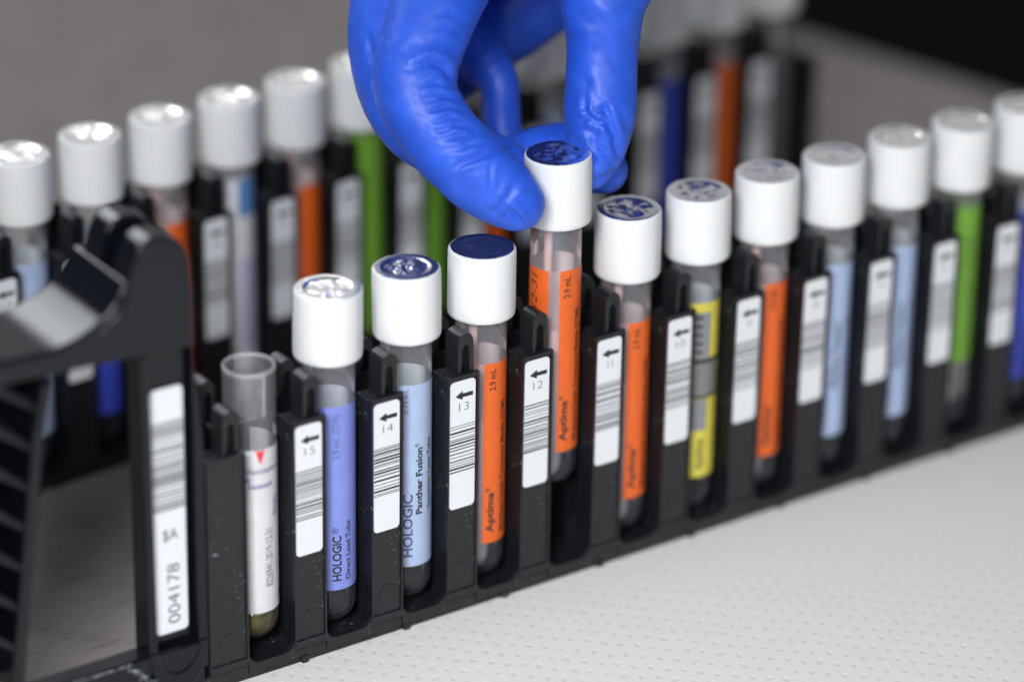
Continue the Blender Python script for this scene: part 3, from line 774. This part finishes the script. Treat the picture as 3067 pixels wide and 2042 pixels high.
def surface_nets(f, lo, h):
    s = f < 0
    nx, ny, nz = f.shape
    c = [s[i:nx-1+i, j:ny-1+j, k:nz-1+k] for i in (0, 1) for j in (0, 1) for k in (0, 1)]
    cnt = sum(x.astype(np.int8) for x in c); act = (cnt > 0) & (cnt < 8)
    idx = -np.ones(act.shape, np.int64); ii = np.argwhere(act); idx[act] = np.arange(len(ii))
    pos = np.zeros((len(ii), 3)); w = np.zeros(len(ii))
    corners = [np.array((i, j, k)) for i in (0, 1) for j in (0, 1) for k in (0, 1)]
    for a in range(8):
        for b_ in range(a+1, 8):
            if np.abs(corners[a]-corners[b_]).sum() != 1: continue
            fa = f[tuple((ii + corners[a]).T)]; fb = f[tuple((ii + corners[b_]).T)]
            m = (fa < 0) != (fb < 0); t = fa[m]/(fa[m]-fb[m])
            pos[m] += ii[m] + corners[a] + t[:, None]*(corners[b_]-corners[a]); w[m] += 1
    pos /= w[:, None]
    faces = []
    for ax_ in range(3):
        u, v = (ax_+1) % 3, (ax_+2) % 3
        sl0 = [slice(None)]*3; sl1 = [slice(None)]*3; sl0[ax_] = slice(0, -1); sl1[ax_] = slice(1, None)
        a = s[tuple(sl0)]; b_ = s[tuple(sl1)]
        cr = np.argwhere(a != b_)
        ok = (cr[:, u] > 0) & (cr[:, v] > 0) & (cr[:, u] < f.shape[u]-1) & (cr[:, v] < f.shape[v]-1); cr = cr[ok]
        flip = a[tuple(cr.T)]
        eu = np.zeros(3, int); eu[u] = 1; ev = np.zeros(3, int); ev[v] = 1
        q = np.stack([idx[tuple((cr).T)], idx[tuple((cr-eu).T)], idx[tuple((cr-eu-ev).T)], idx[tuple((cr-ev).T)]], 1)
        q[~flip] = q[~flip][:, ::-1]
        faces.append(q[:, ::-1])
    faces = np.concatenate(faces); faces = faces[(faces >= 0).all(1)]
    return lo + pos*h, faces
def build_hand():
    f, lo, h = sdf_grid(0.48)
    V, Fq = surface_nets(f, lo, h)
    # a little smoothing
    e = np.concatenate([Fq[:, [0, 1]], Fq[:, [1, 2]], Fq[:, [2, 3]], Fq[:, [3, 0]]])
    def smooth(V, it):
        for _ in range(it):
            acc = np.zeros_like(V); c = np.zeros(len(V))
            np.add.at(acc, e[:, 0], V[e[:, 1]]); np.add.at(c, e[:, 0], 1); np.add.at(acc, e[:, 1], V[e[:, 0]]); np.add.at(c, e[:, 1], 1)
            V = V*0.5 + 0.5*acc/np.maximum(c, 1)[:, None]
        return V
    lab = np.arange(len(V))                           # keep the one outer skin
    while True:
        m = lab.copy(); np.minimum.at(m, e[:, 0], lab[e[:, 1]]); np.minimum.at(m, e[:, 1], lab[e[:, 0]]); m = m[m]
        if (m == lab).all(): break
        lab = m
    main = np.bincount(lab).argmax(); keep = lab == main; new = np.cumsum(keep) - 1
    Fq = new[Fq[keep[Fq[:, 0]]]]; V = V[keep]
    e = np.concatenate([Fq[:, [0, 1]], Fq[:, [1, 2]], Fq[:, [2, 3]], Fq[:, [3, 0]]])
    V = smooth(V, 7)
    T = V[Fq]; vol = (np.cross(T[:, 1]-T[:, 0], T[:, 2]-T[:, 0])*(T[:, 0]-V.mean(0))).sum()
    if vol < 0: Fq = Fq[:, ::-1]
    me2 = bpy.data.meshes.new("gloved_hand"); me2.from_pydata((V*MM).tolist(), [], Fq.tolist()); me2.update()
    n = len(me2.vertices); co = np.empty(n*3); me2.vertices.foreach_get('co', co); P = co.reshape(-1, 3)/MM
    me2.update(); no = np.empty(n*3); me2.vertices.foreach_get('normal', no); N = no.reshape(-1, 3)
    disp = np.zeros(n)
    def fold(c, along, across, length, width, amp, waves=1.0, phase=0.0, sharp=1.0, radius=9.0):
        """a family of parallel creases: centre, direction of the crease lines, direction across them"""
        d = P - c; near = (d*d).sum(1) < (length*1.6+width*1.6+6)**2
        a = d[near] @ along; b_ = d[near] @ across
        wob = 0.9*np.sin(a*0.55 + phase*3.1) + 0.4*np.sin(a*1.3 + phase)
        win = np.exp(-(a/length)**2 - (b_/width)**2)
        s = np.sin((b_ + wob*0.35)*waves*2*math.pi + phase)
        s = np.sign(s)*np.abs(s)**sharp
        dd = d[near] @ (-ROT[:, 2]); win = win*(np.abs(dd) < radius)
        disp[near] += 0.40*amp*s*win
    right = ROT[:, 0]; upv = ROT[:, 1]
    def dirpx(du, dv):
        v = right*du - upv*dv; return v/np.linalg.norm(v)
    def F2(u, v, d, du, dv, length, width, amp, waves, phase=0.0, sharp=1.0, radius=13):
        al = dirpx(du, dv); ac = dirpx(-dv, du); fold(hp(u, v, d), al, ac, length, width, amp, waves, phase, sharp, radius)
    # creases on the palm side of the index finger
    F2(1030, 262, -17, 1.0, 0.12, 5.0, 6.0, 0.26, 0.36, 0.4)
    F2(1025, 228, -17, 1.0, 0.05, 4.5, 3.2, 0.20, 0.50, 1.4)
    F2(1040, 300, -19, 1.0, 0.25, 6.0, 3.5, 0.20, 0.55, 2.2)
    F2(1075, 345, -19, 1.0, -0.10, 6.5, 2.8, 0.34, 0.42, 0.2)
    F2(1110, 372, -18, 1.0, -0.45, 7.0, 2.3, 0.38, 0.34, 1.0)
    F2(1075, 385, -19, 1.0, -0.35, 5.0, 1.6, 0.25, 0.45, 2.0)
    F2(1180, 468, -16, 0.45, -1.0, 4.5, 2.3, 0.42, 0.33, 0.6)
    F2(1165, 500, -15, 0.75, 0.55, 4.5, 1.9, 0.36, 0.42, 2.4)
    F2(1102, 440, -19, 0.05, 1.0, 6.0, 0.9, 0.18, 0.35, 1.5)
    F2(1025, 152, -13, 1.0, 0.25, 4.5, 2.2, 0.75, 0.24, -0.6)
    F2(985, 95, -14, 1.0, 0.1, 6.0, 4.0, 0.05, 0.30, 0.3); F2(1020, 40, -14, 1.0, 0.15, 6.0, 4.0, 0.07, 0.22, 1.3)
    # middle finger folds next to the cap
    F2(1160, 335, 0, 0.8, -0.6, 4.0, 4.0, 0.30, 0.40, 0.5, 1, 16); F2(1185, 360, 0, 0.9, -0.4, 4.0, 3.0, 0.25, 0.5, 1.5, 1, 16)
    # thumb: crumpled film over the end joint
    F2(1375, 285, 0, 0.8, 0.6, 4.5, 2.4, 0.34, 0.38, 0.4); F2(1385, 310, 0, -0.5, 0.9, 4.5, 2.6, 0.30, 0.36, 1.8)
    F2(1360, 250, 0, 0.15, 1.0, 3.8, 2.0, 0.28, 0.40, 0.9); F2(1395, 345, 1, 0.6, 0.8, 5.0, 2.4, 0.30, 0.34, 2.6)
    F2(1420, 300, 3, 0.3, 1.0, 6.0, 1.6, 0.35, 0.30, 1.2); F2(1420, 70, -2, 0.5, 0.85, 8.0, 5.0, 0.22, 0.16, 0.7)
    # single creases traced along the glove: valley with a raised lip
    cc = (P - CAM) @ ROT; dep = -cc[:, 2]
    SU = (IMG_W/2 + FOC*IMG_W*cc[:, 0]/dep)/1.30234; SV = (IMG_H/2 - FOC*IMG_W*cc[:, 1]/dep)/1.30234
    facing = np.clip(-(N @ (-ROT[:, 2]))*2.5, 0, 1)
    def crease(pts, d, amp=0.32, sig=0.75, lip=0.75, win=14):
        q = np.array([((1000 + x/2.091)/1.30234, y/2.091/1.30234) for x, y in pts])
        m = (SU > q[:, 0].min()-45) & (SU < q[:, 0].max()+45) & (SV > q[:, 1].min()-45) & (SV < q[:, 1].max()+45) & (np.abs(dep - D0 - d) < win)
        if not m.any(): return
        U = np.stack([SU[m], SV[m]], 1); best = np.full(len(U), 1e9); sgn = np.zeros(len(U)); tt = np.zeros(len(U))
        seg = np.linalg.norm(np.diff(q, axis=0), axis=1); cum = np.concatenate([[0], np.cumsum(seg)])
        for k in range(len(q)-1):
            dv = q[k+1]-q[k]; t = np.clip(((U-q[k]) @ dv)/(dv @ dv), 0, 1); w = U - q[k] - t[:, None]*dv; dd = np.linalg.norm(w, axis=1)
            b_ = dd < best; best[b_] = dd[b_]; sgn[b_] = np.sign(dv[0]*w[b_, 1] - dv[1]*w[b_, 0]); tt[b_] = (cum[k] + t[b_]*seg[k])/cum[-1]
        sd = best*sgn/9.6; tp = np.sqrt(np.clip(np.sin(math.pi*np.clip(tt*0.94+0.03, 0, 1)), 0, 1))
        disp[m] += 1.2*amp*tp*facing[m]*(-np.exp(-(sd/sig)**2) + lip*np.exp(-((sd+2.0*sig)/(1.2*sig))**2) + 0.35*np.exp(-((sd-2.0*sig)/(1.3*sig))**2))
    for pts, d, amp, sig in [
        ([(530, 412), (610, 395), (690, 425), (745, 505)], -14, 0.80, 1.0), ([(550, 548), (640, 520), (725, 560)], -18, 0.34, 0.7), ([(560, 602), (660, 578), (765, 622)], -18, 0.42, 0.7),
        ([(570, 645), (680, 615), (795, 655)], -18, 0.36, 0.65), ([(600, 695), (700, 660), (805, 705)], -18, 0.30, 0.65), ([(640, 772), (740, 735), (835, 762)], -18, 0.34, 0.7),
        ([(650, 822), (760, 790), (865, 800)], -18, 0.48, 0.75), ([(690, 862), (780, 852), (885, 815)], -18, 0.42, 0.75), ([(770, 1036), (900, 992), (1010, 945), (1065, 930)], -18, 0.50, 0.9),
        ([(800, 905), (860, 852), (905, 828)], -18, 0.36, 0.7), ([(895, 962), (955, 905), (1005, 880)], -18, 0.36, 0.7), ([(985, 1000), (975, 1120), (985, 1250)], -17, 0.16, 0.6),
        ([(1015, 1315), (1095, 1235), (1122, 1165)], -16, 0.45, 0.9), ([(1055, 1365), (1108, 1325), (1150, 1375), (1205, 1445)], -15, 0.55, 0.9), ([(1095, 1300), (1155, 1235)], -16, 0.34, 0.7),
        ([(995, 1335), (1062, 1288)], -15, 0.34, 0.7), ([(640, 105), (720, 92), (805, 132)], -13, 0.22, 1.0), ([(620, 185), (700, 172), (785, 202)], -14, 0.18, 0.9), ([(600, 272), (680, 265), (765, 292)], -15, 0.22, 0.9),
        ([(215, 215), (238, 330), (262, 385)], 2, 0.5, 1.0), ([(1015, 955), (1120, 902), (1205, 925)], 0, 0.40, 0.8), ([(1055, 1005), (1150, 962), (1205, 950)], 0, 0.40, 0.8), ([(900, 800), (960, 790), (1005, 830)], 0, 0.34, 0.8),
        ([(1545, 752), (1600, 735), (1645, 762)], 0, 0.40, 0.7), ([(1555, 812), (1620, 832), (1685, 905)], 1, 0.45, 0.8), ([(1680, 655), (1722, 740), (1760, 850), (1772, 965)], 2, 0.60, 0.9),
        ([(1580, 618), (1568, 680), (1602, 722)], 0, 0.36, 0.7), ([(1635, 782), (1690, 760), (1722, 802)], 1, 0.36, 0.7), ([(1600, 862), (1640, 922), (1705, 962)], 2, 0.36, 0.8), ([(1640, 700), (1690, 690), (1730, 660)], 1, 0.3, 0.7),
        ([(1500, 55), (1600, 150), (1690, 215)], -2, 0.40, 1.6), ([(1560, 25), (1660, 108), (1745, 182)], -2, 0.40, 1.6), ([(1615, 1145), (1700, 1112), (1765, 1078)], 4, 0.5, 0.9), ([(1560, 950), (1620, 1000), (1660, 1060)], 2, 0.3, 0.9)]:
        crease(pts, d, amp, sig)
    # scattered hair-fine wrinkles of the thin film
    rc = random.Random(12)
    for k in range(34):
        if k < 20:
            t = rc.random(); x0 = 330 + 820*t + rc.uniform(-120, 150); y0 = 330 + 1000*t + rc.uniform(-200, 60); d = -17
        else:
            x0 = rc.uniform(1480, 1840); y0 = rc.uniform(60, 900); d = 1
        an = rc.uniform(-0.6, 0.5) if k < 20 else rc.uniform(0.2, 1.5); L = rc.uniform(40, 130)
        crease([(x0, y0), (x0 + L*0.5*math.cos(an) + rc.uniform(-8, 8), y0 + L*0.5*math.sin(an) + rc.uniform(-8, 8)), (x0 + L*math.cos(an), y0 + L*math.sin(an))], d, rc.uniform(0.05, 0.12), rc.uniform(0.8, 1.4))
    # loose film over the knuckles, broad undulation
    rg = np.random.RandomState(4); ph = np.zeros(n)
    for k in range(10):
        kv = rg.normal(size=3)*rg.uniform(0.10, 0.34); ph += np.sin(P @ kv + rg.uniform(0, 6.28) + 1.3*np.sin(P @ (kv[[1, 2, 0]]*0.7)))/(3.0 + 6*np.linalg.norm(kv))
    disp += 0.22*ph
    P = P + N*disp[:, None]
    me2.vertices.foreach_set('co', (P*MM).ravel()); me2.polygons.foreach_set('use_smooth', np.ones(len(me2.polygons), bool)); me2.update()
    me2.materials.clear(); me2.materials.append(M['glove']); me2.name = "gloved_hand"
    o = obj("gloved_hand", me2)
    tag(o, "right hand in a blue nitrile glove gripping the lifted tube's cap", "hand")
build_hand()
